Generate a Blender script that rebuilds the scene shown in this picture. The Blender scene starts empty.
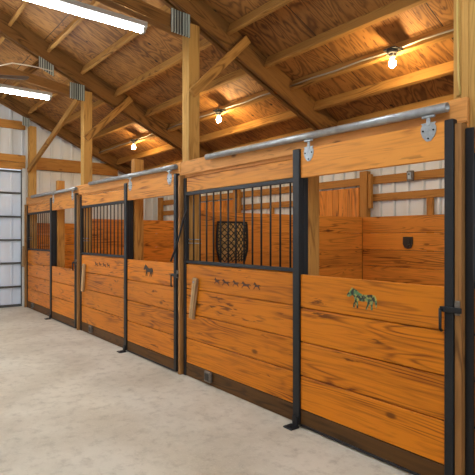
import bpy, bmesh, math, random
from mathutils import Vector, Matrix
random.seed(7)
scn = bpy.context.scene
COL = scn.collection
PITCH = 3.12                     # post spacing along the aisle
XA, XB, XC, XD = -4.53, -7.65, -10.77, -1.43   # post lines
H, D = 1.5, 2.765

def s2l(c):
    c = c / 255.0
    return c / 12.92 if c <= 0.04045 else ((c + 0.055) / 1.055) ** 2.4
def rgb(r, g, b): return (s2l(r), s2l(g), s2l(b), 1.0)

# ------------------------------------------------------------------ materials
def new_mat(name):
    m = bpy.data.materials.new(name); m.use_nodes = True
    nt = m.node_tree; nt.nodes.clear()
    out = nt.nodes.new('ShaderNodeOutputMaterial'); b = nt.nodes.new('ShaderNodeBsdfPrincipled')
    nt.links.new(b.outputs[0], out.inputs[0])
    return m, nt, b
def node(nt, t, **kw):
    n = nt.nodes.new(t)
    for k, v in kw.items(): setattr(n, k, v)
    return n
def math_n(nt, op, a, b=None, clamp=False):
    n = node(nt, 'ShaderNodeMath', operation=op, use_clamp=clamp)
    for i, v in enumerate((a, b)):
        if v is None: continue
        if isinstance(v, (int, float)): n.inputs[i].default_value = v
        else: nt.links.new(v, n.inputs[i])
    return n.outputs[0]
def mapr(nt, v, a, b, c=0.0, d=1.0):
    n = node(nt, 'ShaderNodeMapRange'); n.interpolation_type = 'SMOOTHSTEP'
    nt.links.new(v, n.inputs[0])
    for i, x in enumerate((a, b, c, d)): n.inputs[i + 1].default_value = x
    return n.outputs[0]
def mixc(nt, f, a, b, mode='MIX'):
    n = node(nt, 'ShaderNodeMix', data_type='RGBA', blend_type=mode)
    if isinstance(f, (int, float)): n.inputs[0].default_value = f
    else: nt.links.new(f, n.inputs[0])
    for i, v in ((6, a), (7, b)):
        if isinstance(v, tuple): n.inputs[i].default_value = v
        else: nt.links.new(v, n.inputs[i])
    return n.outputs[2]
def noise(nt, vec, scale, detail=2.0, dist=0.0, rough=0.5):
    n = node(nt, 'ShaderNodeTexNoise')
    nt.links.new(vec, n.inputs['Vector'])
    n.inputs['Scale'].default_value = scale; n.inputs['Detail'].default_value = detail
    n.inputs['Distortion'].default_value = dist; n.inputs['Roughness'].default_value = rough
    return n.outputs['Fac']
def scaled(nt, vec, s):
    n = node(nt, 'ShaderNodeVectorMath', operation='MULTIPLY')
    nt.links.new(vec, n.inputs[0]); n.inputs[1].default_value = s
    return n.outputs[0]

def wood(name, light, dark, rough=0.5, rings=15.0, grain=0.6, streak=1.1, fleck=0.85, fine=0.25, tone=0.28, knots=0.7, var=0.22, knotcol=(60, 30, 12), sx=1.0, island=True):
    """Lumber with the grain along local X."""
    m, nt, b = new_mat(name)
    tc = node(nt, 'ShaderNodeTexCoord'); geo = node(nt, 'ShaderNodeNewGeometry'); oi = node(nt, 'ShaderNodeObjectInfo')
    rnd = math_n(nt, 'ADD', geo.outputs['Random Per Island'], oi.outputs['Random']) if island else oi.outputs['Random']
    rnd = math_n(nt, 'FRACT', rnd)
    cx = node(nt, 'ShaderNodeCombineXYZ')
    nt.links.new(math_n(nt, 'MULTIPLY', rnd, 37.0), cx.inputs[0])
    nt.links.new(math_n(nt, 'MULTIPLY', rnd, 11.0), cx.inputs[1])
    nt.links.new(math_n(nt, 'MULTIPLY', rnd, 23.0), cx.inputs[2])
    add = node(nt, 'ShaderNodeVectorMath', operation='ADD')
    nt.links.new(tc.outputs['Object'], add.inputs[0]); nt.links.new(cx.outputs[0], add.inputs[1])
    v = add.outputs[0]
    n1 = noise(nt, scaled(nt, v, (0.55 * sx, 6.0, 6.0)), 1.0, 1.6, 0.15)
    s = math_n(nt, 'SINE', math_n(nt, 'MULTIPLY', n1, rings * 6.283))
    g = math_n(nt, 'POWER', math_n(nt, 'ADD', math_n(nt, 'MULTIPLY', s, 0.5), 0.5), 2.6)
    st = noise(nt, scaled(nt, v, (1.6 * sx, 34, 34)), 1.0, 4.0, 0.0, 0.6)
    f = noise(nt, scaled(nt, v, (3.0, 110, 110)), 1.0, 3.0)
    t = noise(nt, scaled(nt, v, (0.9 * sx, 3.0, 3.0)), 1.0, 2.0)
    vo = node(nt, 'ShaderNodeTexVoronoi'); nt.links.new(scaled(nt, v, (2.6 * sx, 5.2, 5.2)), vo.inputs['Vector']); vo.inputs['Scale'].default_value = 1.0
    sep = node(nt, 'ShaderNodeSeparateColor'); nt.links.new(vo.outputs['Color'], sep.inputs[0])
    kn = math_n(nt, 'MULTIPLY', mapr(nt, vo.outputs['Distance'], 0.05, 0.15, 1.0, 0.0), mapr(nt, sep.outputs[0], 0.62, 0.66))
    kn = math_n(nt, 'MULTIPLY', kn, knots)
    mk = mapr(nt, noise(nt, scaled(nt, v, (1.5 * sx, 5.0, 5.0)), 1.0, 2.0), 0.46, 0.68)
    a = math_n(nt, 'MULTIPLY', math_n(nt, 'MULTIPLY', g, math_n(nt, 'ADD', math_n(nt, 'MULTIPLY', mk, 1.25), 0.3)), grain)
    a = math_n(nt, 'ADD', a, math_n(nt, 'MULTIPLY', math_n(nt, 'SUBTRACT', f, 0.5), fine * 2))
    a = math_n(nt, 'ADD', a, math_n(nt, 'MULTIPLY', math_n(nt, 'SUBTRACT', st, 0.45), streak))
    a = math_n(nt, 'ADD', a, math_n(nt, 'MULTIPLY', math_n(nt, 'SUBTRACT', t, 0.5), tone * 3), True)
    c = mixc(nt, a, rgb(*light), rgb(*dark))
    fl = mapr(nt, noise(nt, scaled(nt, v, (5.0 * sx, 34, 34)), 1.0, 3.0, 0.6), 0.56, 0.66)
    fm = mapr(nt, noise(nt, scaled(nt, v, (1.7 * sx, 7.0, 7.0)), 1.0, 1.0), 0.54, 0.66)
    c = mixc(nt, math_n(nt, 'MULTIPLY', math_n(nt, 'MULTIPLY', fl, fm), fleck), c, rgb(*[(p + q) / 2 for p, q in zip(dark, knotcol)]))
    c = mixc(nt, kn, c, rgb(*knotcol))
    hsv = node(nt, 'ShaderNodeHueSaturation'); nt.links.new(c, hsv.inputs['Color'])
    nt.links.new(math_n(nt, 'ADD', math_n(nt, 'MULTIPLY', rnd, var), 1.0 - var * 0.5), hsv.inputs['Value'])
    nt.links.new(hsv.outputs[0], b.inputs['Base Color'])
    b.inputs['Roughness'].default_value = rough; b.inputs['Specular IOR Level'].default_value = 0.22
    bp = node(nt, 'ShaderNodeBump'); bp.inputs['Strength'].default_value = 0.15; bp.inputs['Distance'].default_value = 0.004
    nt.links.new(f, bp.inputs['Height']); nt.links.new(bp.outputs[0], b.inputs['Normal'])
    return m

def plain(name, col, rough=0.5, metal=0.0, mottle=0.0, mscale=8.0, mcol=None):
    m, nt, b = new_mat(name)
    if mottle:
        tc = node(nt, 'ShaderNodeTexCoord')
        f = noise(nt, tc.outputs['Object'], mscale, 5.0, 0.0, 0.6)
        c = mixc(nt, math_n(nt, 'MULTIPLY', mapr(nt, f, 0.35, 0.7), mottle), rgb(*col), rgb(*(mcol or tuple(x * 0.6 for x in col))))
        nt.links.new(c, b.inputs['Base Color'])
    else: b.inputs['Base Color'].default_value = rgb(*col)
    b.inputs['Roughness'].default_value = rough; b.inputs['Metallic'].default_value = metal
    return m
def glow(name, col, strength):
    m, nt, b = new_mat(name)
    b.inputs['Base Color'].default_value = rgb(*col); b.inputs['Emission Color'].default_value = rgb(*col)
    b.inputs['Emission Strength'].default_value = strength
    return m

M = {}
M['pine'] = wood('varnished_pine', (214, 126, 22), (112, 50, 8), 0.42, knotcol=(48, 22, 8), fine=0.4, streak=1.35, grain=0.45)
M['fascia'] = wood('fascia_pine', (222, 148, 64), (146, 78, 26), 0.5, fleck=0.6, knotcol=(120, 66, 30), var=0.16)
M['header'] = wood('header_pine', (212, 148, 80), (152, 94, 44), 0.6, grain=0.4, var=0.12, fleck=0.5)
M['kick'] = wood('kickboard_dark', (98, 66, 30), (58, 38, 18), 0.6, var=0.15)
M['lining'] = wood('stall_lining_pine', (226, 146, 58), (138, 78, 26), 0.5, knotcol=(80, 38, 16))
M['post'] = wood('post_pine', (190, 146, 78), (134, 92, 40), 0.65, grain=0.45, knots=0.3, fleck=0.3, var=0.18)
M['batten'] = wood('batten_wood', (160, 114, 64), (108, 74, 38), 0.6, knots=0.2)
M['rafter'] = wood('rafter_wood', (134, 92, 44), (76, 49, 20), 0.7, knots=0.4, fleck=0.3)
M['purlin'] = wood('purlin_wood', (178, 130, 66), (114, 76, 32), 0.7, knots=0.4, fleck=0.3)
M['girt'] = wood('girt_wood', (196, 138, 66), (136, 86, 34), 0.6, knots=0.5, fleck=0.4)
M['grey_wood'] = wood('weathered_stick', (186, 152, 110), (126, 98, 66), 0.7, knots=0.2)
M['black'] = plain('black_steel', (17, 20, 25), 0.5, 0.1, 0.4, 30, (10, 12, 15))
M['bar'] = plain('black_bar_paint', (15, 15, 16), 0.5, 0.1)
M['galv'] = plain('galvanised_pipe', (172, 174, 174), 0.4, 0.6, 0.5, 14, (128, 124, 118))
M['zinc'] = plain('zinc_bracket', (172, 180, 184), 0.4, 0.4, 0.5, 40, (120, 126, 130))
M['plate'] = plain('gang_nail_plate', (206, 212, 204), 0.5, 0.2, 0.4, 30)
m, nt, b = new_mat('toothed_plate'); tc = node(nt, 'ShaderNodeTexCoord'); sp = node(nt, 'ShaderNodeSeparateXYZ'); nt.links.new(tc.outputs['Object'], sp.inputs[0])
sw = math_n(nt, 'SINE', math_n(nt, 'MULTIPLY', sp.outputs[1], 6.283 / 0.034))
nt.links.new(mixc(nt, mapr(nt, sw, -0.3, 0.3), rgb(190, 198, 188), rgb(78, 82, 76)), b.inputs['Base Color']); b.inputs['Roughness'].default_value = 0.5; b.inputs['Metallic'].default_value = 0.2; M['plate'] = m
M['box_metal'] = plain('grey_box_metal', (128, 118, 106), 0.5, 0.3, 0.6, 40)
M['dark_plastic'] = plain('dark_plastic', (52, 46, 40), 0.55)
M['wire_white'] = plain('white_cable', (232, 222, 204), 0.5)
M['wire_yellow'] = plain('yellow_cable', (206, 178, 96), 0.5)
M['conduit'] = plain('conduit_grey', (170, 160, 140), 0.5, 0.3)
M['ceramic'] = plain('ceramic_holder', (222, 214, 196), 0.35)
M['white_paint'] = plain('white_trim_paint', (226, 224, 216), 0.5, 0, 0.25, 6, (190, 186, 176))
M['strut'] = plain('grey_strut', (84, 84, 82), 0.5, 0.3)
M['fixture'] = plain('white_fixture', (168, 164, 156), 0.45)
M['tube'] = glow('fluorescent_tube', (236, 246, 255), 84.0)
M['bulb'] = glow('bulb_glow', (255, 220, 160), 560.0)
M['strap'] = plain('black_strap', (20, 20, 22), 0.6)
M['net'] = plain('hay_net_cord', (30, 34, 30), 0.7)
M['fan'] = plain('fan_brown', (70, 58, 48), 0.5)
M['ink'] = plain('dark_ink', (66, 40, 36), 0.7, 0, 0.5, 60, (120, 72, 40))
M['black_paint'] = plain('black_horse_paint', (34, 28, 24), 0.6, 0, 0.5, 60, (84, 52, 30))

def siding_mat(name, col, dirt):
    m, nt, b = new_mat(name)
    tc = node(nt, 'ShaderNodeTexCoord')
    f = noise(nt, scaled(nt, tc.outputs['Object'], (3, 3, 0.6)), 1.0, 4.0)
    c = mixc(nt, math_n(nt, 'MULTIPLY', mapr(nt, f, 0.4, 0.75), 0.5), rgb(*col), rgb(*dirt))
    nt.links.new(c, b.inputs['Base Color']); b.inputs['Roughness'].default_value = 0.45
    return m
M['siding'] = siding_mat('white_metal_siding', (238, 241, 240), (206, 202, 190))
M['door_skin'] = siding_mat('overhead_door_skin', (228, 238, 250), (206, 214, 224))

# horse paint in greens, yellow and black
m, nt, b = new_mat('green_horse_paint'); tc = node(nt, 'ShaderNodeTexCoord')
n1 = noise(nt, tc.outputs['Object'], 30.0, 2.0); n2 = noise(nt, scaled(nt, tc.outputs['Object'], (44, 44, 30)), 1.0, 2.0)
c = mixc(nt, mapr(nt, n1, 0.42, 0.58), rgb(84, 128, 84), rgb(178, 168, 84)); c = mixc(nt, mapr(nt, n2, 0.46, 0.56), c, rgb(34, 40, 28))
nt.links.new(c, b.inputs['Base Color']); b.inputs['Roughness'].default_value = 0.6; M['green_horse'] = m

# concrete
m, nt, b = new_mat('concrete_floor'); tc = node(nt, 'ShaderNodeTexCoord')
n1 = noise(nt, tc.outputs['Object'], 0.9, 5.0, 0.3, 0.6); n2 = noise(nt, tc.outputs['Object'], 9.0, 6.0, 0.0, 0.7); n3 = noise(nt, tc.outputs['Object'], 70.0, 3.0)
c = mixc(nt, mapr(nt, n1, 0.35, 0.7), rgb(216, 211, 193), rgb(192, 184, 163)); c = mixc(nt, math_n(nt, 'MULTIPLY', mapr(nt, n2, 0.45, 0.75), 0.55), c, rgb(152, 143, 122))
c = mixc(nt, math_n(nt, 'MULTIPLY', mapr(nt, n3, 0.5, 0.8), 0.4), c, rgb(226, 218, 206))
nt.links.new(c, b.inputs['Base Color']); b.inputs['Roughness'].default_value = 0.7
bp = node(nt, 'ShaderNodeBump'); bp.inputs['Strength'].default_value = 0.2; bp.inputs['Distance'].default_value = 0.004; nt.links.new(n2, bp.inputs['Height']); nt.links.new(bp.outputs[0], b.inputs['Normal'])
M['concrete'] = m

# roof plywood: 1.22 x 2.44 m sheets, face grain running down the slope, knots and plugs
m, nt, b = new_mat('roof_plywood'); tc = node(nt, 'ShaderNodeTexCoord')
obj_v = tc.outputs['Object']; sp = node(nt, 'ShaderNodeSeparateXYZ'); nt.links.new(obj_v, sp.inputs[0])
sx_ = math_n(nt, 'DIVIDE', sp.outputs[0], 1.22); sy_ = math_n(nt, 'DIVIDE', sp.outputs[1], 2.2)
cell = math_n(nt, 'ADD', math_n(nt, 'MULTIPLY', math_n(nt, 'FLOOR', sx_), 5.37), math_n(nt, 'MULTIPLY', math_n(nt, 'FLOOR', sy_), 3.71))
cx = node(nt, 'ShaderNodeCombineXYZ'); nt.links.new(cell, cx.inputs[0]); nt.links.new(cell, cx.inputs[1])
add = node(nt, 'ShaderNodeVectorMath', operation='ADD'); nt.links.new(obj_v, add.inputs[0]); nt.links.new(cx.outputs[0], add.inputs[1]); v = add.outputs[0]
n1 = noise(nt, scaled(nt, v, (2.6, 0.75, 1.0)), 1.0, 2.0, 0.5)
g = math_n(nt, 'POWER', math_n(nt, 'ADD', math_n(nt, 'MULTIPLY', math_n(nt, 'SINE', math_n(nt, 'MULTIPLY', n1, 120.0)), 0.5), 0.5), 1.6)
n2 = noise(nt, scaled(nt, v, (46, 9, 9)), 1.0, 3.0); n3 = noise(nt, scaled(nt, v, (1.6, 1.1, 1)), 1.0, 3.0)
vo = node(nt, 'ShaderNodeTexVoronoi'); nt.links.new(scaled(nt, v, (5.5, 4.6, 4.6)), vo.inputs['Vector']); vo.inputs['Scale'].default_value = 1.0; vo.inputs['Randomness'].default_value = 1.0
sepc = node(nt, 'ShaderNodeSeparateColor'); nt.links.new(vo.outputs['Color'], sepc.inputs[0])
kn = math_n(nt, 'MULTIPLY', mapr(nt, vo.outputs['Distance'], 0.07, 0.15, 1.0, 0.0), mapr(nt, sepc.outputs[0], 0.30, 0.34))
a = math_n(nt, 'ADD', math_n(nt, 'MULTIPLY', g, 0.55), math_n(nt, 'MULTIPLY', math_n(nt, 'SUBTRACT', n3, 0.45), 1.5), True)
c = mixc(nt, a, rgb(174, 120, 58), rgb(78, 44, 16)); c = mixc(nt, math_n(nt, 'MULTIPLY', mapr(nt, n2, 0.55, 0.70), 0.75), c, rgb(84, 46, 20)); c = mixc(nt, kn, c, rgb(48, 26, 12))
fx = math_n(nt, 'FRACT', sx_); seam = math_n(nt, 'LESS_THAN', fx, 0.008); fy = math_n(nt, 'FRACT', sy_); seam2 = math_n(nt, 'LESS_THAN', fy, 0.004)
c = mixc(nt, math_n(nt, 'MAXIMUM', seam, seam2), c, rgb(40, 24, 12))
nt.links.new(c, b.inputs['Base Color']); b.inputs['Roughness'].default_value = 0.7; M['ply'] = m

# ------------------------------------------------------------------ builders
class MB:
    def __init__(s): s.bm = bmesh.new()
    def box(s, x0, x1, y0, y1, z0, z1, bevel=0.0):
        r = bmesh.ops.create_cube(s.bm, size=1.0)
        vs = r['verts']
        for v in vs:
            v.co = Vector(((x0 + x1) / 2 + v.co.x * (x1 - x0), (y0 + y1) / 2 + v.co.y * (y1 - y0), (z0 + z1) / 2 + v.co.z * (z1 - z0)))
        if bevel:
            es = {e for v in vs for e in v.link_edges}
            bmesh.ops.bevel(s.bm, geom=list(es), offset=bevel, segments=1, affect='EDGES', profile=0.5)
        return s
    def tube(s, pts, r, n=10, caps=True):
        pts = [Vector(p) for p in pts]; rings = []
        for i, p in enumerate(pts):
            if i == 0: t = pts[1] - p
            elif i == len(pts) - 1: t = p - pts[i - 1]
            else: t = (pts[i + 1] - p).normalized() + (p - pts[i - 1]).normalized()
            t.normalize(); up = Vector((0, 0, 1)) if abs(t.z) < 0.9 else Vector((1, 0, 0))
            a = t.cross(up).normalized(); c = t.cross(a)
            rr = r[i] if isinstance(r, (list, tuple)) else r
            rings.append([s.bm.verts.new(p + (a * math.cos(2 * math.pi * k / n) + c * math.sin(2 * math.pi * k / n)) * rr) for k in range(n)])
        for q, w in zip(rings, rings[1:]):
            for k in range(n):
                f = s.bm.faces.new((q[k], q[(k + 1) % n], w[(k + 1) % n], w[k])); f.smooth = True
        if caps:
            s.bm.faces.new(rings[0]); s.bm.faces.new(rings[-1][::-1])
        return s
    def pipe(s, p0, p1, r, ri, n=20):
        p0, p1 = Vector(p0), Vector(p1); t = (p1 - p0).normalized(); a = t.cross(Vector((0, 0, 1))).normalized(); c = t.cross(a)
        R = [[s.bm.verts.new(p + (a * math.cos(2 * math.pi * k / n) + c * math.sin(2 * math.pi * k / n)) * rr) for k in range(n)] for p, rr in ((p0, r), (p1, r), (p1, ri), (p0, ri))]
        for i in range(4):
            q, w = R[i], R[(i + 1) % 4]
            for k in range(n):
                f = s.bm.faces.new((q[k], q[(k + 1) % n], w[(k + 1) % n], w[k])); f.smooth = i in (0, 2)
        return s
    def prism(s, pts, d):
        """polygon of 3-D points extruded by vector d"""
        d = Vector(d); a = [s.bm.verts.new(Vector(p)) for p in pts]; c = [s.bm.verts.new(Vector(p) + d) for p in pts]
        s.bm.faces.new(a); s.bm.faces.new(c[::-1]); n = len(a)
        for k in range(n): s.bm.faces.new((a[k], c[k], c[(k + 1) % n], a[(k + 1) % n]))
        return s
    def ball(s, c, r, sz=1.0, seg=16):
        q = bmesh.ops.create_uvsphere(s.bm, u_segments=seg, v_segments=seg // 2 + 2, radius=r)
        for v in q['verts']: v.co = Vector((v.co.x, v.co.y, v.co.z * sz)) + Vector(c)
        for v in q['verts']:
            for f in v.link_faces: f.smooth = True
        return s
    def build(s, name, mat, parent=None, loc=None):
        off = Vector(parent.location) if parent is not None and parent.parent is None else (world_loc(parent) if parent is not None else Vector(loc or (0, 0, 0)))
        bmesh.ops.translate(s.bm, verts=s.bm.verts[:], vec=-off)
        bmesh.ops.recalc_face_normals(s.bm, faces=s.bm.faces[:])
        me = bpy.data.meshes.new(name); s.bm.to_mesh(me); s.bm.free()
        me.materials.append(mat)
        o = bpy.data.objects.new(name, me); COL.objects.link(o)
        if parent is not None: o.parent = parent
        else: o.location = off
        return o
def world_loc(o):
    v = Vector((0, 0, 0))
    while o is not None: v += Vector(o.location); o = o.parent
    return v
def tag(o, label=None, cat=None, group=None, kind=None):
    if label: o['label'] = label
    if cat: o['category'] = cat
    if group: o['group'] = group
    if kind: o['kind'] = kind
    return o
def thing(name, loc, label, cat, group=None):
    o = bpy.data.objects.new(name, None); o.empty_display_size = 0.1; COL.objects.link(o); o.location = loc
    return tag(o, label, cat, group, 'thing')
def lumber(name, p0, p1, w, h, mat, parent=None, side=(0, 1, 0), bevel=0.003):
    """board from p0 to p1 (centre line); w measured along `side`, h across; local X runs along the grain"""
    p0, p1 = Vector(p0), Vector(p1); L = (p1 - p0).length; x = (p1 - p0).normalized()
    y = Vector(side); y = (y - x * y.dot(x)).normalized(); z = x.cross(y)
    mb = MB().box(0, L, -w / 2, w / 2, -h / 2, h / 2, bevel)
    me = bpy.data.meshes.new(name); bmesh.ops.recalc_face_normals(mb.bm, faces=mb.bm.faces[:]); mb.bm.to_mesh(me); mb.bm.free(); me.materials.append(mat)
    o = bpy.data.objects.new(name, me); COL.objects.link(o)
    mat4 = Matrix((x, y, z)).transposed().to_4x4(); off = world_loc(parent) if parent is not None else Vector((0, 0, 0))
    mat4.translation = p0 - off
    if parent is not None: o.parent = parent
    o.matrix_local = mat4
    return o
def kids(o): return [c for c in bpy.data.objects if c.parent == o]
def copy_tree(o, dx=0.0, label=None, parent=None, skip=()):
    c = o.copy(); COL.objects.link(c)
    if parent is not None: c.parent = parent
    else: c.location = o.location + Vector((dx, 0, 0))
    if label: c['label'] = label
    for ch in list(KIDS.get(o.name, [])):
        if ch.name.split('.')[0] in skip: continue
        copy_tree(ch, 0, None, c, skip)
    return c
KIDS = {}
def index():
    KIDS.clear()
    for o in list(bpy.data.objects):
        if o.parent is not None: KIDS.setdefault(o.parent.name, []).append(o)

# roof planes
RIDGE = 0.9
def Zs(y): return 4.20 - 0.45 * (y - 2.79) if y >= RIDGE else Zs(2 * RIDGE - y)      # underside of sheathing
def struct(o): o['kind'] = 'structure'; return o

# ------------------------------------------------------------------ setting
X_FAR, X_NEAR, Y_BACK, Y_LEFT = -11.05, 3.2, 6.0, -4.2
struct(MB().box(X_FAR - 0.2, X_NEAR, Y_LEFT - 0.2, Y_BACK + 0.2, -0.2, 0).build('floor', M['concrete']))
def rib_profile(a0, a1, pitch=0.2286, rib=0.026):
    pts = []; a = a0
    while a < a1 - 1e-6:
        for da, h in ((0.0, 0.0), (0.085, 0.0), (0.093, rib), (0.122, rib), (0.130, 0.0), (0.131, -0.016), (0.143, -0.016), (0.144, 0.0)):
            if a + da < a1: pts.append((a + da, h))
        a += pitch
    pts.append((a1, 0.0)); return pts
def siding_wall(name, axis, pos, inward, a0, a1, top, z0=0.0, mat='siding'):
    mb = MB(); pr = rib_profile(a0, a1); prev = None
    def P(a, off, z): return (a, pos + inward * off, z) if axis == 'X' else (pos + inward * off, a, z)
    for a, h in pr:
        zt = top(a)
        col = [mb.bm.verts.new(P(a, h, z0)), mb.bm.verts.new(P(a, h, zt)), mb.bm.verts.new(P(a, -0.04, zt)), mb.bm.verts.new(P(a, -0.04, z0))]
        if prev:
            for k in range(4): mb.bm.faces.new((prev[k], prev[(k + 1) % 4], col[(k + 1) % 4], col[k]))
        else: mb.bm.faces.new(col)
        prev = col
    mb.bm.faces.new(prev[::-1])
    return mb.build(name, M[mat])
struct(siding_wall('wall_back', 'X', Y_BACK, -1, X_FAR, X_NEAR, lambda a: Zs(Y_BACK)))
struct(siding_wall('wall_left', 'X', Y_LEFT, 1, X_FAR, X_NEAR, lambda a: Zs(Y_LEFT)))
DOOR_Y0, DOOR_Y1, DOOR_H = -0.95, 2.72, 2.90
def far_top(a): return Zs(a)
wf = siding_wall('wall_far', 'Y', X_FAR, 1, DOOR_Y1 + 0.07, Y_BACK, far_top); struct(wf)
struct(siding_wall('wall_far', 'Y', X_FAR, 1, Y_LEFT, DOOR_Y0 - 0.07, far_top))
struct(siding_wall('wall_far', 'Y', X_FAR, 1, DOOR_Y0 - 0.07, DOOR_Y1 + 0.07, far_top, DOOR_H + 0.02))
# roof sheathing: two slopes, built in plan coordinates so the sheet pattern lies on the slope
for sgn, y0, y1 in ((1, RIDGE, Y_BACK + 0.1), (-1, Y_LEFT - 0.1, RIDGE)):
    struct(MB().prism([(X_FAR - 0.2, y0, Zs(y0)), (X_NEAR, y0, Zs(y0)), (X_NEAR, y1, Zs(y1)), (X_FAR - 0.2, y1, Zs(y1))], (0, 0, 0.03)).build('ceiling', M['ply']))

# overhead door in the far wall
dr = thing('door_1', (X_FAR, (DOOR_Y0 + DOOR_Y1) / 2, 0), None, None); dr['kind'] = 'structure'
nsec = 6; sec_h = [0.416, 0.499, 0.488, 0.492, 0.501, 0.461]; z = 0.012
for i, hh in enumerate(sec_h):
    mb = MB(); pr = rib_profile(DOOR_Y0, DOOR_Y1, 0.24, 0.006); prev = None
    for a, h in pr:
        col = [mb.bm.verts.new((X_FAR + 0.035 + h, a, z)), mb.bm.verts.new((X_FAR + 0.035 + h, a, z + hh - 0.006)), mb.bm.verts.new((X_FAR, a, z + hh - 0.006)), mb.bm.verts.new((X_FAR, a, z))]
        if prev:
            for k in range(4): mb.bm.faces.new((prev[k], prev[(k + 1) % 4], col[(k + 1) % 4], col[k]))
        else: mb.bm.faces.new(col)
        prev = col
    mb.bm.faces.new(prev[::-1]); mb.build('door_section', M['door_skin'], dr)
    z += hh
    MB().box(X_FAR + 0.043, X_FAR + 0.085, DOOR_Y0, DOOR_Y1 - 0.02, z - 0.024, z + 0.012, 0.005).build('door_strut', M['strut'], dr)
MB().box(X_FAR + 0.043, X_FAR + 0.075, DOOR_Y0, DOOR_Y1 - 0.02, 0.0, 0.05, 0.005).build('bottom_seal', M['strut'], dr)
MB().box(X_FAR + 0.05, X_FAR + 0.10, DOOR_Y1 - 0.018, DOOR_Y1 - 0.004, 0.0, DOOR_H, 0.003).build('door_track', M['strut'], dr)
struct(MB().box(X_FAR - 0.02, X_FAR + 0.12, DOOR_Y1, DOOR_Y1 + 0.07, 0, DOOR_H + 0.03, 0.004).build('trim_1', M['white_paint']))
struct(MB().box(X_FAR - 0.02, X_FAR + 0.12, DOOR_Y0 - 0.07, DOOR_Y0, 0, DOOR_H + 0.03, 0.004).build('trim_2', M['white_paint']))

# ------------------------------------------------------------------ posts, trusses, purlins
WHERE = {XA: 'between the green horse stall and the black horse stall', XB: 'between the black horse stall and the far stall',
         XC: 'in the corner beside the white overhead door', XD: 'at the near end of the green horse stall'}
for X in (XA, XB, XC, XD):
    p = thing('timber_post', (X, 2.875, 0), 'tall pale timber post ' + WHERE[X], 'post', 'aisle posts')
    zt = 3.885 - 0.45 * (2.945 - 2.79)
    for k in (-1, 0, 1):
        lumber('post_ply', (X + k * 0.0465, 2.875, 0), (X + k * 0.0465, 2.875, zt - (0.012 if k else 0)), 0.14, 0.0455, M['post'], p, (0, 1, 0), 0.004)
rdep = {XA: 0.30, XB: 0.30, XD: 0.30, XC: 0.22}
for X in (XA, XB, XC, XD):
    t = thing('roof_truss', (X, 2.875, 3.9), 'deep brown roof truss on the post ' + WHERE[X].replace('green horse stall and the black horse stall', 'two painted horse stalls').replace('black horse stall and the far stall', 'black horse and far stalls'), 'roof truss', 'roof trusses')
    dep = rdep[X]; c = 1 / math.sqrt(1 + 0.45 ** 2)
    for k in (-1, 1):
        lumber('top_chord', (X + k * 0.043, RIDGE + 0.02, Zs(RIDGE + 0.02) - 0.006 - dep / 2), (X + k * 0.043, 5.96, Zs(5.96) - 0.006 - dep / 2), 0.05, dep * c - 0.004, M['rafter'], t, (1, 0, 0))
    if X != XC:
        zb = lambda y: 3.70 + 0.13 * (2.551 - y)
        lumber('bottom_chord', (X, RIDGE - 0.5, zb(RIDGE - 0.5) + 0.07), (X, 2.78, zb(2.78) + 0.07), 0.13, 0.14, M['rafter'], t, (1, 0, 0))
        lumber('web', (X, 1.95, zb(1.95) + 0.14), (X, 2.2, Zs(2.2) - dep - 0.008), 0.044, 0.10, M['rafter'], t, (1, 0, 0))
    # ribbed gang-nail plates
    def plate(y0, y1, z0, z1, slope):
        mb = MB(); x0 = X + 0.0705
        mb.prism([(x0, y0, z0), (x0, y1, z0 - slope * (y1 - y0)), (x0, y1, z1 - slope * (y1 - y0)), (x0, y0, z1)], (0.003, 0, 0))
        n = 8
        for i in range(n):
            y = y0 + (y1 - y0) * (i + 0.5) / n; dz = -slope * (y - y0)
            mb.prism([(x0 + 0.003, y - 0.008, z0 + dz + 0.006), (x0 + 0.003, y + 0.006, z0 + dz + 0.006), (x0 + 0.003, y + 0.006, z1 + dz - 0.006), (x0 + 0.003, y - 0.008, z1 + dz - 0.006)], (0.014, 0, 0))
        return mb.build('gusset_plate', M['plate'], t)
    if X == XC: plate(2.66, 2.80, 3.80, 3.98, 0.2)
    else:
        plate(2.58, 2.82, 3.65, 3.90, 0.05); plate(2.12, 2.34, 4.03, 4.20, 0.45)

PY = [1.75, 2.28, 2.81, 3.37, 3.92, 4.36, 4.79, 5.25, 5.70]
ORD = ['lowest', 'second', 'third', 'fourth', 'fifth', 'sixth', 'seventh', 'eighth', 'ninth']
for X0, nm in ((XA, 'over the green horse stall bay'), (XB, 'over the black horse stall bay'), (XC, 'over the far bay')):
    for i, y in enumerate(PY):
        rank = ORD[len(PY) - 1 - i]
        yy = y + (random.uniform(-0.02, 0.02) if y != 4.36 else 0.0)
        zc = Zs(yy) - 0.078
        o = lumber('roof_purlin', (X0 + 0.0725, yy, zc), (X0 + (PITCH if X0 != XA else XD - XA) - 0.0725, yy, zc), 0.046, 0.138, M['purlin'], None, (0, 1, -0.45))
        tag(o, 'wooden roof purlin ' + nm + (', lowest one above the eave' if rank == 'lowest' else ', %s up from the eave' % rank), 'purlin', 'roof purlins', 'thing')

# braces
for X, lab in ((XA, 'diagonal wooden knee brace on the post between the two horse painted stalls'), (XB, 'diagonal wooden knee brace rising from the post beside the far stall')):
    o = lumber('knee_brace', (X + 0.0965, 2.83, 3.04), (X + 0.0965, 3.60, 3.81), 0.05, 0.10, M['purlin'], None, (1, 0, 0)); tag(o, lab, 'brace', 'knee braces', 'thing')
o = lumber('diagonal_brace', (XC + 0.12, 2.77, 2.86), (XB - 0.08, 2.77, 3.70), 0.05, 0.10, M['purlin'], None, (0, 1, 0))
tag(o, 'long diagonal wooden brace sloping from the far corner post up to the next post', 'brace', None, 'thing')

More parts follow.
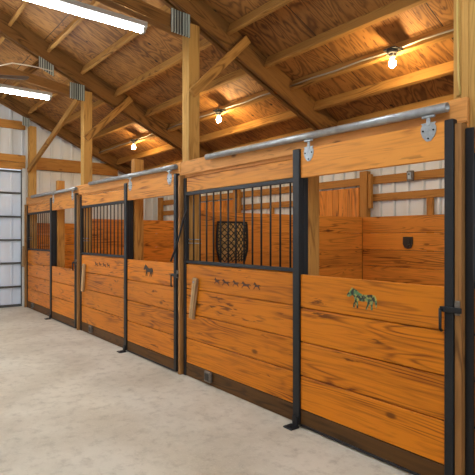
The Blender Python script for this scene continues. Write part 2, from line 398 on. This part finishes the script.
# far wall timber
for z0, z1, yl, yr, lab, xoff in ((2.905, 3.05, -1.0, 2.785, 'lower board of the wooden header above the white overhead door', 0.06), (3.06, 3.21, -1.0, 2.785, 'upper board of the wooden header above the white overhead door', 0.06),
                      (3.76, 3.93, -1.0, 2.785, 'horizontal wooden girt high on the far gable wall over the door header', 0.045), (2.93, 3.20, 2.96, 4.88, 'wide horizontal timber on the far gable wall above the far stall', 0.06)):
    o = lumber('wall_girt', (X_FAR + 0.022 + xoff, yl, (z0 + z1) / 2), (X_FAR + 0.022 + xoff, yr, (z0 + z1) / 2), 0.06, z1 - z0, M['girt'], None, (1, 0, 0))
    tag(o, lab, 'girt', 'wooden girts on the metal walls', 'thing')

# back wall: posts, girts, lining, shutters
LY0, LY1 = 5.84, 5.88
for X, nm in ((XD, 'behind the near end of the green horse stall'), (XA, 'behind the corner of the green horse stall'), (XB, 'behind the corner of the black horse stall'), (XC + 0.02, 'behind the far end stall')):
    o = lumber('wall_post', (X, 5.93, 0), (X, 5.93, Zs(5.96) - rdep[XA] - 0.02), 0.13, 0.095, M['girt'], None, (1, 0, 0)); tag(o, 'brown timber wall post rising ' + nm, 'post', 'wall posts', 'thing')
STALL = {XA: 'green horse stall', XB: 'black horse stall', XC: 'far stall'}
for X in (XA, XB, XC):
    xa, xb = X + (0.07 if X != XC else 0.09), X + PITCH - 0.07
    for z0, z1, w in ((2.255, 2.37, 'upper'), (2.005, 2.11, 'lower')):
        xr = xb if w == 'upper' else xb - 1.22
        o = lumber('wall_girt', (xa, 5.958, (z0 + z1) / 2), (xr, 5.958, (z0 + z1) / 2), 0.04, z1 - z0, M['girt'], None, (0, 1, 0))
        tag(o, '%s wooden girt on the white siding behind the %s' % (w, STALL[X]), 'girt', 'wooden girts on the metal walls', 'thing')
    o = lumber('wall_stud', (X + 1.03, 5.958, 0.0), (X + 1.03, 5.958, 2.003), 0.04, 0.09, M['girt'], None, (0, 1, 0)); tag(o, 'short upright stud on the white siding behind the ' + STALL[X], 'stud', 'short wall studs', 'thing')
    mb = MB(); k = 0; zz = 1.772
    while zz > 0.02:
        mb.box(X + 0.025, X + PITCH - 0.025, LY0, LY1, max(zz - 0.233, 0.0), zz, 0.004); zz -= 0.2365
    o = mb.build('wall_lining', M['lining'], None, (X, LY0, 0)); tag(o, 'orange plank lining along the back of the ' + STALL[X], 'wall lining', 'plank stall linings', 'thing')
    o = lumber('cleat', (X + 0.115, 5.906, 1.90), (X + 0.115, 5.906, 2.40), 0.06, 0.05, M['girt'], None, (0, 1, 0)); tag(o, 'upright wooden cleat beside the wall post behind the ' + STALL[X], 'cleat', 'wooden cleats', 'thing')
    # shutter of vertical boards
    xs0, xs1 = X + PITCH - 1.28, X + PITCH - 0.10
    sh = thing('window_shutter', ((xs0 + xs1) / 2, 5.93, 1.79), 'wooden shutter of upright boards on the back wall of the ' + STALL[X], 'shutter', 'wooden shutters')
    n = 9; w = (xs1 - xs0) / n
    for i in range(n):
        lumber('board', (xs0 + (i + 0.5) * w, 5.93, 1.78), (xs0 + (i + 0.5) * w, 5.93, 2.225), w - 0.006, 0.03, M['lining'], sh, (1, 0, 0))
    lumber('rail', (xs0, 5.958, 2.05), (xs1, 5.958, 2.05), 0.024, 0.08, M['girt'], sh, (0, 1, 0))
# partitions between stalls
for X, nm in ((XA, 'orange plank partition wall dividing the green horse stall from the black horse stall'), (XB, 'orange plank partition wall dividing the black horse stall from the far stall')):
    mb = MB(); zz = 1.772
    L = LY0 - 2.96
    while zz > 0.02:
        mb.box(0, L, -0.02, 0.02, max(zz - 0.233, 0.0), zz, 0.004); zz -= 0.2365
    o = mb.build('stall_partition', M['lining']); o.rotation_euler = (0, 0, math.pi / 2); o.location = (X, 2.957, 0); tag(o, nm, 'partition', 'stall partitions', 'thing')

mb = MB(); zz = 1.772
while zz > 0.02:
    mb.box(0, LY0 - 2.83, -0.02, 0.02, max(zz - 0.233, 0.0), zz, 0.004); zz -= 0.2365
o = mb.build('stall_partition', M['lining']); o.rotation_euler = (0, 0, math.pi / 2); o.location = (XC - 0.095, 2.826, 0)
tag(o, 'orange plank lining against the far gable wall of the far stall', 'partition', 'stall partitions', 'thing')

# ------------------------------------------------------------------ stall fronts (built once for the green-horse stall, then copied)
PF, PB = 2.765, 2.800            # fixed panel front / back
DF, DB = 2.722, 2.758            # sliding door front / back
for X, xr, nm in ((XA, XD + 0.033, 'green horse stall'), (XB, XA - 0.038, 'black horse stall'), (XC, XB - 0.038, 'far stall')):
    hd = thing('header_beam', (X, PF, 2.155), 'long pale header beam above the ' + nm, 'header beam', 'stall header beams')
    lumber('front_board', (X - 0.035, PF + 0.009, 2.23), (xr, PF + 0.009, 2.23), 0.018, 0.148, M['header'], hd)
    lumber('back_board', (X - 0.033, PF + 0.029, 2.216), (xr - 0.003, PF + 0.029, 2.216), 0.020, 0.176, M['header'], hd)

bt = [lumber('batten', (X + 0.004, 2.760, 0), (X + 0.004, 2.760, 2.150), 0.08, 0.042, M['batten'], None, (0, 1, 0)) for X in (XA, XB, XC, XD)]
for o, l in zip(bt, ('upright wooden batten between the green horse stall and the black horse stall', 'upright wooden batten between the black horse stall and the far stall', 'upright wooden batten at the corner beside the white overhead door', 'upright wooden batten at the latch side of the green horse door')):
    tag(o, l, 'batten', 'upright battens', 'thing')

PX0, PX1 = XA + 0.035, -2.695    # fixed panel extent
fp = thing('stall_screen', ((PX0 + PX1) / 2, PF, 0), None, 'stall screen', 'barred stall screens')
lumber('fascia_board', (PX0 + 0.05, PF + 0.018, 2.045), (PX1 - 0.05, PF + 0.018, 2.045), 0.033, 0.148, M['fascia'], fp)
mb = MB()
for k in range(4): mb.box(PX0 + 0.05, PX1 - 0.05, PF, PF + 0.027, 0.143 + k * 0.2655, 0.143 + (k + 1) * 0.2655 - 0.008, 0.004)
mb.box(PX0 + 0.05, PX1 - 0.05, PF + 0.0275, PF + 0.036, 0.143, 1.204); mb.build('plank_infill', M['pine'], fp)  # unseen backing sheet added behind the planks so the gaps stay dark
lumber('kickboard', (PX0 + 0.05, PF + 0.016, 0.071), (PX1 - 0.05, PF + 0.016, 0.071), 0.038, 0.136, M['kick'], fp)
MB().box(PX0 + 0.05, PX1 - 0.05, PF - 0.006, PF + 0.034, 1.207, 1.238, 0.003).build('bottom_rail', M['black'], fp)
MB().box(PX0 + 0.05, PX1 - 0.05, PF - 0.006, PF + 0.034, 1.932, 1.968, 0.003).build('top_rail', M['black'], fp)
MB().box(PX0, PX0 + 0.049, PF - 0.008, PF + 0.036, 0.0, 2.12, 0.003).build('stile', M['black'], fp)
MB().box(PX1 - 0.049, PX1, PF - 0.004, PF + 0.045, 0.0, 2.12, 0.003).build('stile', M['black'], fp)
NB = 13; gx0, gx1 = PX0 + 0.05, PX1 - 0.05
for k in range(NB):
    x = gx0 + (gx1 - gx0) * (k + 1) / (NB + 1)
    MB().tube([(x, PF + 0.014, 1.237), (x, PF + 0.014, 1.933)], 0.0085, 8).build('bar', M['bar'], fp)
mb = MB(); q = gx0 + (gx1 - gx0) * 2 / (NB + 1)
for zz in (1.42, 1.46): mb.tube([(gx0, PF + 0.028, zz), (q, PF + 0.028, zz)], 0.005, 8)
mb.build('cross_bar', M['galv'], fp)

HORSE = [(0, .62), (.03, .54), (.08, .53), (.15, .62), (.20, .66), (.245, .56), (.265, .46), (.26, .36), (.225, .20), (.215, .04), (.19, 0), (.245, 0), (.255, .06), (.275, .20), (.315, .34), (.325, .22), (.335, .04), (.315, 0), (.37, 0), (.375, .06), (.37, .24), (.375, .40), (.52, .37), (.66, .41),
         (.685, .32), (.665, .22), (.635, .05), (.61, 0), (.665, 0), (.68, .06), (.715, .20), (.755, .32), (.785, .22), (.80, .12), (.79, .04), (.775, 0), (.83, 0), (.84, .08), (.835, .22), (.85, .36), (.88, .48), (.915, .40), (.93, .24), (.96, .14), (.975, .36), (.96, .58), (.91, .74), (.82, .78), (.70, .745), (.55, .73), (.44, .78), (.35, .90), (.25, .99), (.20, 1.0), (.185, 1.07), (.155, .99), (.10, .88), (.04, .74)]
RUN = [(0, .66), (.04, .60), (.12, .66), (.20, .58), (.24, .44), (.16, .34), (.06, .22), (.02, .06), (.07, .04), (.12, .20), (.24, .32), (.34, .36), (.55, .36), (.68, .34), (.80, .22), (.92, .06), (.98, .08), (.88, .24), (.82, .40), (.84, .52), (.95, .54), (1.06, .50), (1.02, .60), (.90, .66), (.76, .66), (.55, .62), (.42, .66), (.32, .78), (.22, .88), (.19, .96), (.15, .88), (.08, .78)]
def horse(shape, xc, y, zc, w, h, mat, parent, rot=0.0, name='painted_horse'):
    cs, sn = math.cos(rot), math.sin(rot); pts = []
    for u, v in shape:
        a, c2 = (u - 0.5) * w, (v - 0.45) * h
        pts.append((xc + a * cs - c2 * sn, y, zc + a * sn + c2 * cs))
    mb = MB(); from mathutils.geometry import tessellate_polygon
    a = [mb.bm.verts.new(p) for p in pts]; c = [mb.bm.verts.new((p[0], p[1] - 0.003, p[2])) for p in pts]; n = len(pts)
    for t in tessellate_polygon([[Vector((p[0], p[2], 0)) for p in pts]]):
        mb.bm.faces.new([a[k] for k in t]); mb.bm.faces.new([c[k] for k in reversed(t)])
    for k in range(n): mb.bm.faces.new((a[k], c[k], c[(k + 1) % n], a[(k + 1) % n]))
    return mb.build(name, M[mat], parent)

DX0, DX1 = -2.75, XD - 0.020
dc = (DX0 + DX1) / 2
sd = thing('sliding_door', (dc, (DF + DB) / 2, 0.02), None, 'stall door', 'sliding stall doors')
lumber('top_board', (DX0 + 0.056, DF + 0.018, 2.064), (DX1 - 0.056, DF + 0.018, 2.064), 0.034, 0.222, M['fascia'], sd)
mb = MB()
for k in range(4): mb.box(DX0 + 0.056, DX1 - 0.056, DF, DF + 0.026, 0.145 + k * 0.265, 0.145 + (k + 1) * 0.265 - 0.008, 0.004)
mb.box(DX0 + 0.056, DX1 - 0.056, DF + 0.0265, DF + 0.034, 0.145, 1.196); mb.build('plank_infill', M['pine'], sd)  # added backing shuts stall light out of the plank gaps
lumber('kickboard', (DX0 + 0.056, DF + 0.017, 0.084), (DX1 - 0.056, DF + 0.017, 0.084), 0.034, 0.11, M['kick'], sd)
MB().box(DX0 - 0.018, DX0 + 0.055, DF - 0.016, DB, 0.02, 2.18, 0.004).build('stile', M['black'], sd)
MB().box(DX1 - 0.055, DX1, DF - 0.012, DB, 0.02, 2.18, 0.004).build('stile', M['black'], sd)
MB().box(DX0 + 0.055, DX1 - 0.055, DF - 0.004, DB, 0.012, 0.028, 0.002).build('bottom_rail', M['black'], sd)
TZ0, TZ1 = 2.285, 2.258
TX0, TX1 = -4.01, -1.497
TY = 2.732
def tz(x): return TZ0 + (TZ1 - TZ0) * (x - TX0) / (TX1 - TX0)
for x in (DX0 + 0.145, DX1 - 0.16):
    mb = MB(); y = DF - 0.004; z1 = 2.185
    pts = [(x - 0.050, y, z1), (x - 0.040, y, z1 - 0.012), (x - 0.050, y, z1 - 0.028), (x - 0.050, y, z1 - 0.055), (x - 0.038, y, z1 - 0.085), (x - 0.014, y, z1 - 0.112), (x + 0.014, y, z1 - 0.112), (x + 0.038, y, z1 - 0.085), (x + 0.050, y, z1 - 0.055), (x + 0.050, y, z1 - 0.028), (x + 0.040, y, z1 - 0.012), (x + 0.050, y, z1)]
    mb.prism(pts, (0, 0.004, 0))
    mb.box(x - 0.012, x + 0.012, y - 0.004, y + 0.006, z1 - 0.02, tz(x) - 0.03, 0.002)
    hb = mb.build('hanger_plate', M['zinc'], sd)
    MB().box(x - 0.042, x + 0.042, y - 0.008, y + 0.010, tz(x) - 0.046, tz(x) - 0.032, 0.003).build('trolley', M['zinc'], hb)
    mb = MB()
    for dx, dz in ((-0.034, -0.048), (0.034, -0.048), (0, -0.096)): mb.tube([(x + dx, y, z1 + dz), (x + dx, y - 0.005, z1 + dz)], 0.006, 8)
    mb.build('bolt_heads', M['bar'], hb)
lx = DX1
lt = MB().box(lx - 0.075, lx + 0.055, DF - 0.030, DF - 0.014, 1.054, 1.086, 0.003).build('latch', M['black'], sd)
MB().tube([(lx - 0.066, DF - 0.036, 1.075), (lx - 0.066, DF - 0.036, 0.955), (lx - 0.064, DF - 0.022, 0.942)], 0.009, 8).build('handle', M['bar'], lt)
MB().box(lx + 0.008, lx + 0.040, DF - 0.0135, DF - 0.004, 1.04, 1.125, 0.003).build('latch_keeper', M['box_metal'], lt)

tr = MB().pipe((TX0, TY, TZ0), (TX1, TY, TZ1), 0.0285, 0.0235, 24).build('door_track', M['galv'], None, (TX0, TY, TZ0))
gd = thing('floor_guide', (DX0 + 0.02, DF - 0.05, 0), None, 'floor guide', 'sliding door floor guides')
MB().box(DX0 - 0.03, DX0 + 0.065, DF - 0.11, DF - 0.018, 0.0, 0.012, 0.003).build('base_plate', M['black'], gd)
MB().box(DX0 - 0.005, DX0 + 0.05, DF - 0.034, DF - 0.018, 0.012, 0.085, 0.003).build('upright', M['black'], gd)
MB().tube([(DX0 + 0.025, DF - 0.075, 0.012), (DX0 + 0.025, DF - 0.075, 0.022)], 0.012, 8).build('bolt_head', M['bar'], gd)
jz = 2.10
jb = lumber('jamb_post', (-2.735, 2.885, 0), (-2.735, 2.885, jz), 0.13, 0.06, M['girt'], None, (0, 1, 0))
bx = thing('junction_box', (XA + 0.527, PF - 0.02, 0.045), None, 'electrical box', 'kickboard boxes')
MB().box(XA + 0.475, XA + 0.58, PF - 0.04, PF - 0.0045, 0.04, 0.145, 0.006).build('box_body', M['box_metal'], bx)
MB().box(XA + 0.495, XA + 0.56, PF - 0.046, PF - 0.0405, 0.06, 0.125, 0.004).build('cover', M['dark_plastic'], bx)

index()
fp['label'] = 'barred stall screen left of the door with the green horse'
pB = copy_tree(fp, -PITCH, 'barred stall screen left of the door with the black horse')
pC = copy_tree(fp, -2 * PITCH, 'barred stall screen beside the white overhead door'); copy_tree(fp, 3.091, 'black edged stall screen cut off by the photo edge')
sd['label'] = 'orange plank sliding stall door with a green and yellow painted horse'
dB = copy_tree(sd, -PITCH, 'orange plank sliding stall door with a black painted horse'); dC = copy_tree(sd, -2 * PITCH, 'orange plank sliding stall door with a lower panel and no painted horse')
tag(tr, 'galvanised round track pipe above the door with the green horse', 'track', 'door track pipes', 'thing')
copy_tree(tr, -PITCH, 'galvanised round track pipe above the door with the black horse'); copy_tree(tr, -2 * PITCH, 'galvanised round track pipe above the far stall door')
gd['label'] = 'black floor guide at the foot of the green horse door'; copy_tree(gd, -PITCH, 'black floor guide at the foot of the black horse door'); copy_tree(gd, -2 * PITCH, 'black floor guide at the foot of the far stall door')
bx['label'] = 'small grey metal box on the kickboard of the green horse stall'; copy_tree(bx, -PITCH, 'small grey metal box on the kickboard of the black horse stall'); copy_tree(bx, -2 * PITCH, 'small grey metal box on the kickboard of the far stall')
tag(jb, 'wooden door jamb post inside the opening of the green horse door', 'post', 'door jamb posts', 'thing')
for dx, nm in ((-PITCH, 'black horse'), (-2 * PITCH, 'far stall')):
    o = lumber('jamb_post', (-2.735 + dx, 2.885, 0), (-2.735 + dx, 2.885, 2.50), 0.13, 0.10, M['girt'], None, (0, 1, 0)); tag(o, 'tall wooden jamb post standing above the track pipe of the %s door' % nm, 'post', 'door jamb posts', 'thing')

for ch in kids(dC):
    if ch.name.startswith('plank_infill'): bpy.data.objects.remove(ch, do_unlink=True); break
ox = -2 * PITCH
mb = MB()
for k in range(3): mb.box(DX0 + 0.056 + ox, DX1 - 0.056 + ox, DF, DF + 0.026, 0.145 + k * 0.272, 0.145 + (k + 1) * 0.272 - 0.008, 0.004)
mb.box(DX0 + 0.056 + ox, DX1 - 0.056 + ox, DF + 0.0265, DF + 0.034, 0.145, 0.952); mb.build('plank_infill', M['pine'], dC)  # same added backing sheet, blocking light through the gaps
horse(HORSE, -2.105, DF, 1.058, 0.26, 0.135, 'green_horse', sd)['label'] = 'green and yellow painted horse'
horse(HORSE, -2.11 - PITCH, DF, 1.075, 0.24, 0.13, 'black_paint', dB)['label'] = 'black painted horse'
for k, (x, w) in enumerate(((-3.88, .085), (-3.735, .12), (-3.58, .09), (-3.43, .125), (-3.275, .09))):
    horse(RUN, x, PF, 1.052 - 0.004 * (k % 2), w, 0.07, 'ink', fp, 0, 'running_horse')
for k, (x, w) in enumerate(((-3.84, .11), (-3.70, .09), (-3.54, .12), (-3.40, .10))):
    horse(RUN, x - PITCH, PF, 1.075 + 0.004 * (k % 2), w, 0.07, 'ink', pB, 0, 'running_horse')

# weathered sticks hung on the panels
def stick(X, dz, lab, PF=PF):
    s = thing('wooden_stick', (X, PF - 0.03, 0.63 + dz), lab, 'stick', 'weathered sticks hung on the panels')
    o = lumber('shaft', (X - 0.04, PF - 0.023, 0.63 + dz), (X + 0.035, PF - 0.023, 1.06 + dz), 0.04, 0.072, M['grey_wood'], s, (0, 1, 0), 0.008)
    MB().tube([(X + 0.028, PF - 0.0435, 1.02 + dz), (X + 0.028, PF - 0.05, 1.02 + dz)], 0.010, 10).build('nail_head', M['zinc'], s)
stick(XA + 0.265, 0, 'weathered wooden stick hung on the green horse stall panel')
stick(XB + 0.22, 0, 'weathered wooden stick hung on the black horse stall panel')
stick(XC + 0.01, 0.22, 'weathered wooden stick hung at the corner by the white overhead door', 2.7185)

# strap from the barred panel down to the door latch
o = MB().tube([(XA + 0.125, PF - 0.022, 1.78), (XA + 0.09, 2.715, 1.65), (XA + 0.05, 2.698, 1.50), (XA - 0.03, 2.690, 1.34), (XA - 0.075, 2.664, 1.22)], 0.011, 8).build('strap', M['strap'], None, (XA + 0.1, 2.71, 1.78))
tag(o, 'black strap slung from the barred panel down across the batten', 'strap', None, 'thing')

# ------------------------------------------------------------------ inside the green-horse stall
# hay bag with a netted front
hx = XA + 0.022; yc, zc = 3.41, 1.43
hb = thing('hay_bag', (hx, yc, 1.2), 'dark netted hay bag hanging on the plank partition behind the bars', 'hay bag')
mb = MB(); prev = None; NU, NV = 14, 12
grid = []
for j in range(NV + 1):
    v = j / NV; row = []
    for i in range(NU + 1):
        u = i / NU * 2 - 1; hw = 0.205 * (1 + 0.06 * math.sin(math.pi * v)) * (1 - 0.16 * max(0, v - 0.7) / 0.3)
        bul = 0.02 + 0.13 * (1 - u * u) * (0.35 + 0.65 * math.sin(math.pi * min(1, v * 0.6 + 0.2))) * (1 - 0.6 * max(0, v - 0.75) / 0.25)
        row.append(Vector((hx + bul, yc + u * hw, zc + 0.21 - 0.44 * v)))
    grid.append(row)
vs = [[mb.bm.verts.new(p) for p in r] for r in grid]
bk = [[mb.bm.verts.new(Vector((hx + 0.004, p.y, p.z))) for p in r] for r in grid]
for j in range(NV):
    for i in range(NU):
        f = mb.bm.faces.new((vs[j][i], vs[j][i + 1], vs[j + 1][i + 1], vs[j + 1][i])); f.smooth = True
        mb.bm.faces.new((bk[j][i], bk[j + 1][i], bk[j + 1][i + 1], bk[j][i + 1]))
for j in range(NV):
    for i in (0, NU): mb.bm.faces.new((vs[j][i], vs[j + 1][i], bk[j + 1][i], bk[j][i]))
for i in range(NU):
    for j in (0, NV): mb.bm.faces.new((vs[j][i], vs[j][i + 1], bk[j][i + 1], bk[j][i]))
M['hay'] = wood('hay_stems', (226, 180, 112), (110, 96, 56), 0.9, rings=30, grain=0.8, fine=0.9, knots=0.9, sx=8, knotcol=(28, 32, 22))
mb.build('hay_fill', M['hay'], hb)
mb = MB()
for k in range(-NV, NU + 1, 2):
    for sgn in (1, -1):
        pts = []
        for j in range(NV + 1):
            i = k + j if sgn > 0 else NU - (k + j)
            if 0 <= i <= NU: pts.append(grid[j][i] + Vector((0.006, 0, 0)))
        if len(pts) > 1: mb.tube(pts, 0.0055, 5)
mb.build('net', M['net'], hb)
mb = MB(); T = grid[0]
mb.box(hx + 0.02, hx + 0.045, yc - 0.215, yc + 0.215, zc + 0.212, zc + 0.236, 0.003); mb.build('hoop', M['strap'], hb)
for u in (-1, 1):
    mb = MB(); mb.tube([grid[j][0 if u < 0 else NU] + Vector((0.012, 0.004 * u, 0)) for j in range(NV + 1)], 0.014, 6); mb.build('side_strap', M['strap'], hb)

# salt holder on the back planks
sh = thing('salt_holder', (-3.745, LY0 - 0.01, 1.33), 'black shield shaped holder on the back planks of the green horse stall', 'holder')
mb = MB(); x, zc, y = -3.745, 1.41, LY0 - 0.004
mb.prism([(x - 0.065, y, zc + 0.075), (x + 0.065, y, zc + 0.075), (x + 0.07, y, zc - 0.02), (x + 0.045, y, zc - 0.07), (x, y, zc - 0.085), (x - 0.045, y, zc - 0.07), (x - 0.07, y, zc - 0.02)], (0, -0.03, 0)); mb.build('back_plate', M['dark_plastic'], sh)
mb = MB(); mb.prism([(x - 0.045, y - 0.031, zc + 0.03), (x + 0.045, y - 0.031, zc + 0.03), (x + 0.045, y - 0.031, zc - 0.02), (x, y - 0.031, zc - 0.05), (x - 0.045, y - 0.031, zc - 0.02)], (0, -0.02, 0)); mb.build('cup', M['dark_plastic'], sh)
# outlet box on the girt
ob = thing('outlet_box', (-3.765, 5.93, 2.24), 'grey metal outlet box on the upper girt of the green horse stall', 'electrical box')
MB().box(-3.81, -3.72, 5.888, 5.937, 2.245, 2.385, 0.006).build('box_body', M['box_metal'], ob)
MB().box(-3.79, -3.74, 5.88, 5.8875, 2.27, 2.36, 0.004).build('cover', M['zinc'], ob)
MB().box(-3.775, -3.755, 5.868, 5.8795, 2.325, 2.345, 0.003).build('switch', M['dark_plastic'], ob)

# ------------------------------------------------------------------ lights
def bulb_light(x, y, lab):
    yp = y; y = y - 0.125; zp = Zs(yp) - 0.078 - 0.03
    b_ = thing('bulb_light', (x, y, zp), lab, 'light bulb', 'bare bulbs on the purlins')
    MB().box(x - 0.07, x + 0.07, y - 0.06, yp - 0.040, zp - 0.016, zp - 0.002, 0.003).build('mounting_board', M['black'], b_)
    MB().tube([(x, y, zp - 0.0165), (x, y, zp - 0.055)], [0.058, 0.050], 16).build('ceiling_box', M['dark_plastic'], b_)
    MB().tube([(x, y, zp - 0.0555), (x, y, zp - 0.075), (x, y, zp - 0.105)], [0.042, 0.034, 0.026], 16).build('lampholder', M['box_metal'], b_)
    MB().ball((x, y, zp - 0.150), 0.036, 1.2).build('bulb', M['bulb'], b_)
    return b_
bulb_light(-2.90, 4.36, 'glowing bare bulb on the purlin over the green horse stall')
bulb_light(-5.90, 4.36, 'glowing bare bulb on the purlin over the black horse stall')
bulb_light(-8.75, 4.36, 'glowing bare bulb on the purlin over the far stall')
for X0, nm in ((XA, 'green horse stall'), (XB, 'black horse stall'), (XC, 'far stall')):
    y = 4.36 - 0.052; zc = Zs(4.36) - 0.078 - 0.022
    o = MB().tube([(X0 + 0.085 + i * (2.92) / 8, y, zc + (0.012 if i % 2 else 0.0)) for i in range(9)], 0.010, 8).build('power_cable', M['conduit'], None, (X0 + 0.08, y, zc))
    tag(o, 'pale power cable along the bulb purlin over the ' + nm, 'cable', 'cables along the bulb purlins', 'thing')
def fluorescent(X, lab):
    y1, y0, z = 2.33, -0.11, 3.60
    f = thing('fluorescent_light', (X, (y0 + y1) / 2, z), lab, 'light fixture', 'fluorescent strip lights')
    mb = MB(); x = X
    mb.prism([(x - 0.030, y0, z + 0.095), (x + 0.030, y0, z + 0.095), (x + 0.034, y0, z + 0.045), (x + 0.012, y0, z + 0.024), (x - 0.012, y0, z + 0.024), (x - 0.034, y0, z + 0.045)], (0, y1 - y0, 0))
    mb.build('housing', M['fixture'], f)
    for s in (-1, 1):
        tb = MB().tube([(x + s * 0.020, y0 + 0.05, z), (x + s * 0.020, y1 - 0.05, z)], 0.0125, 12).build('tube', M['tube'], f)
        mb = MB()
        for yy in (y0 + 0.035, y1 - 0.035): mb.box(x + s * 0.020 - 0.017, x + s * 0.020 + 0.017, yy - 0.014, yy + 0.014, z - 0.022, z + 0.024, 0.003)
        mb.build('lampholder', M['fixture'], f)
    return f
F = fluorescent(XA, 'bright fluorescent strip light hung below the truss on the post nearer the camera')
index()
copy_tree(F, -PITCH, 'bright fluorescent strip light hung below the truss on the farther post')
copy_tree(F, PITCH, 'added unseen fluorescent strip light above the aisle behind the camera'); copy_tree(F, 2 * PITCH, 'added unseen fluorescent strip light at the near end of the aisle')  # both strips added out of view to raise the aisle light level

for X, nm in ((-10.2, 'far'), (-8.4, 'middle'), (-6.0, 'near')):  # row of strips added out of view to brighten far wall and floor
    c = copy_tree(F, X - XA, 'added unseen fluorescent strip light on the %s side row across the aisle from the stalls' % nm); c.location.y -= 2.7; c.location.z -= 0.6
# cable on the near post, cable on the truss, ceiling fan
px = XD - 0.035
o = MB().tube([(px, 2.800, 3.70), (px + 0.004, 2.798, 3.2), (px - 0.006, 2.798, 2.8), (px + 0.002, 2.798, 2.42), (px + 0.012, 2.798, 2.34), (px - 0.006, 2.798, 2.325)], 0.006, 8).build('post_cable', M['wire_yellow'], None, (px, 2.8, 2.33))
tag(o, 'yellow cable stapled down the face of the near post', 'cable', None, 'thing')
o = MB().tube([(XB + 0.10, 1.30, 3.90), (XB + 0.105, 1.58, 3.93), (XB + 0.105, 1.74, 4.0), (XB + 0.105, 1.96, 4.013), (XB + 0.105, 2.12, 4.012), (XB + 0.105, 2.31, 4.00)], 0.008, 8).build('truss_cable', M['wire_white'], None, (XB + 0.1, 1.8, 4.0))
tag(o, 'white cable draped along the truss toward its metal plate', 'cable', None, 'thing')
fx, fy, fz = -5.98, 0.93, 3.25
fan = thing('ceiling_fan', (fx, fy, fz), 'dark ceiling fan over the aisle with one blade tip in view', 'ceiling fan')
MB().tube([(fx, fy, fz + 0.06), (fx, fy, Zs(fy) - 0.02)], 0.014, 10).build('downrod', M['fan'], fan)
MB().tube([(fx, fy, fz - 0.06), (fx, fy, fz - 0.04), (fx, fy, fz + 0.05), (fx, fy, fz + 0.08)], [0.06, 0.11, 0.11, 0.04], 20).build('motor', M['fan'], fan)
for k in range(4):
    a = math.radians(62 + 90 * k); ca, sa = math.cos(a), math.sin(a)
    mb = MB()
    def P(r, w, dz): return (fx + ca * r - sa * w, fy + sa * r + ca * w, fz + dz)
    mb.prism([P(0.112, -0.02, -0.012), P(0.2, -0.055, -0.032), P(0.60, -0.07, -0.04), P(0.62, -0.04, -0.023), P(0.62, 0.04, 0.023), P(0.60, 0.07, 0.04), P(0.2, 0.055, 0.032), P(0.112, 0.02, 0.012)], (0, 0, 0.008))
    mb.build('blade', M['fan'], fan)

# ------------------------------------------------------------------ daylight, camera, view
w = bpy.data.worlds.new('World'); scn.world = w; w.use_nodes = True
bg = w.node_tree.nodes['Background']; bg.inputs[0].default_value = (0.86, 0.93, 1.0, 1); bg.inputs[1].default_value = 0.9
cam = bpy.data.cameras.new('Camera'); co = bpy.data.objects.new('Camera', cam); COL.objects.link(co)
cam.sensor_width = 36; cam.lens = 36 * 485 / 475; cam.shift_y = -1.8 / 475; cam.clip_end = 100
co.location = (0, 0, 1.5)
fwd = Vector((-0.789, 0.614, 0)).normalized()
co.rotation_euler = fwd.to_track_quat('-Z', 'Y').to_euler()
scn.camera = co
scn.view_settings.view_transform = 'Standard'; scn.view_settings.look = 'None'
scn.view_settings.gamma = 1.0; scn.view_settings.use_curve_mapping = False
scn.view_settings.exposure = 0.04
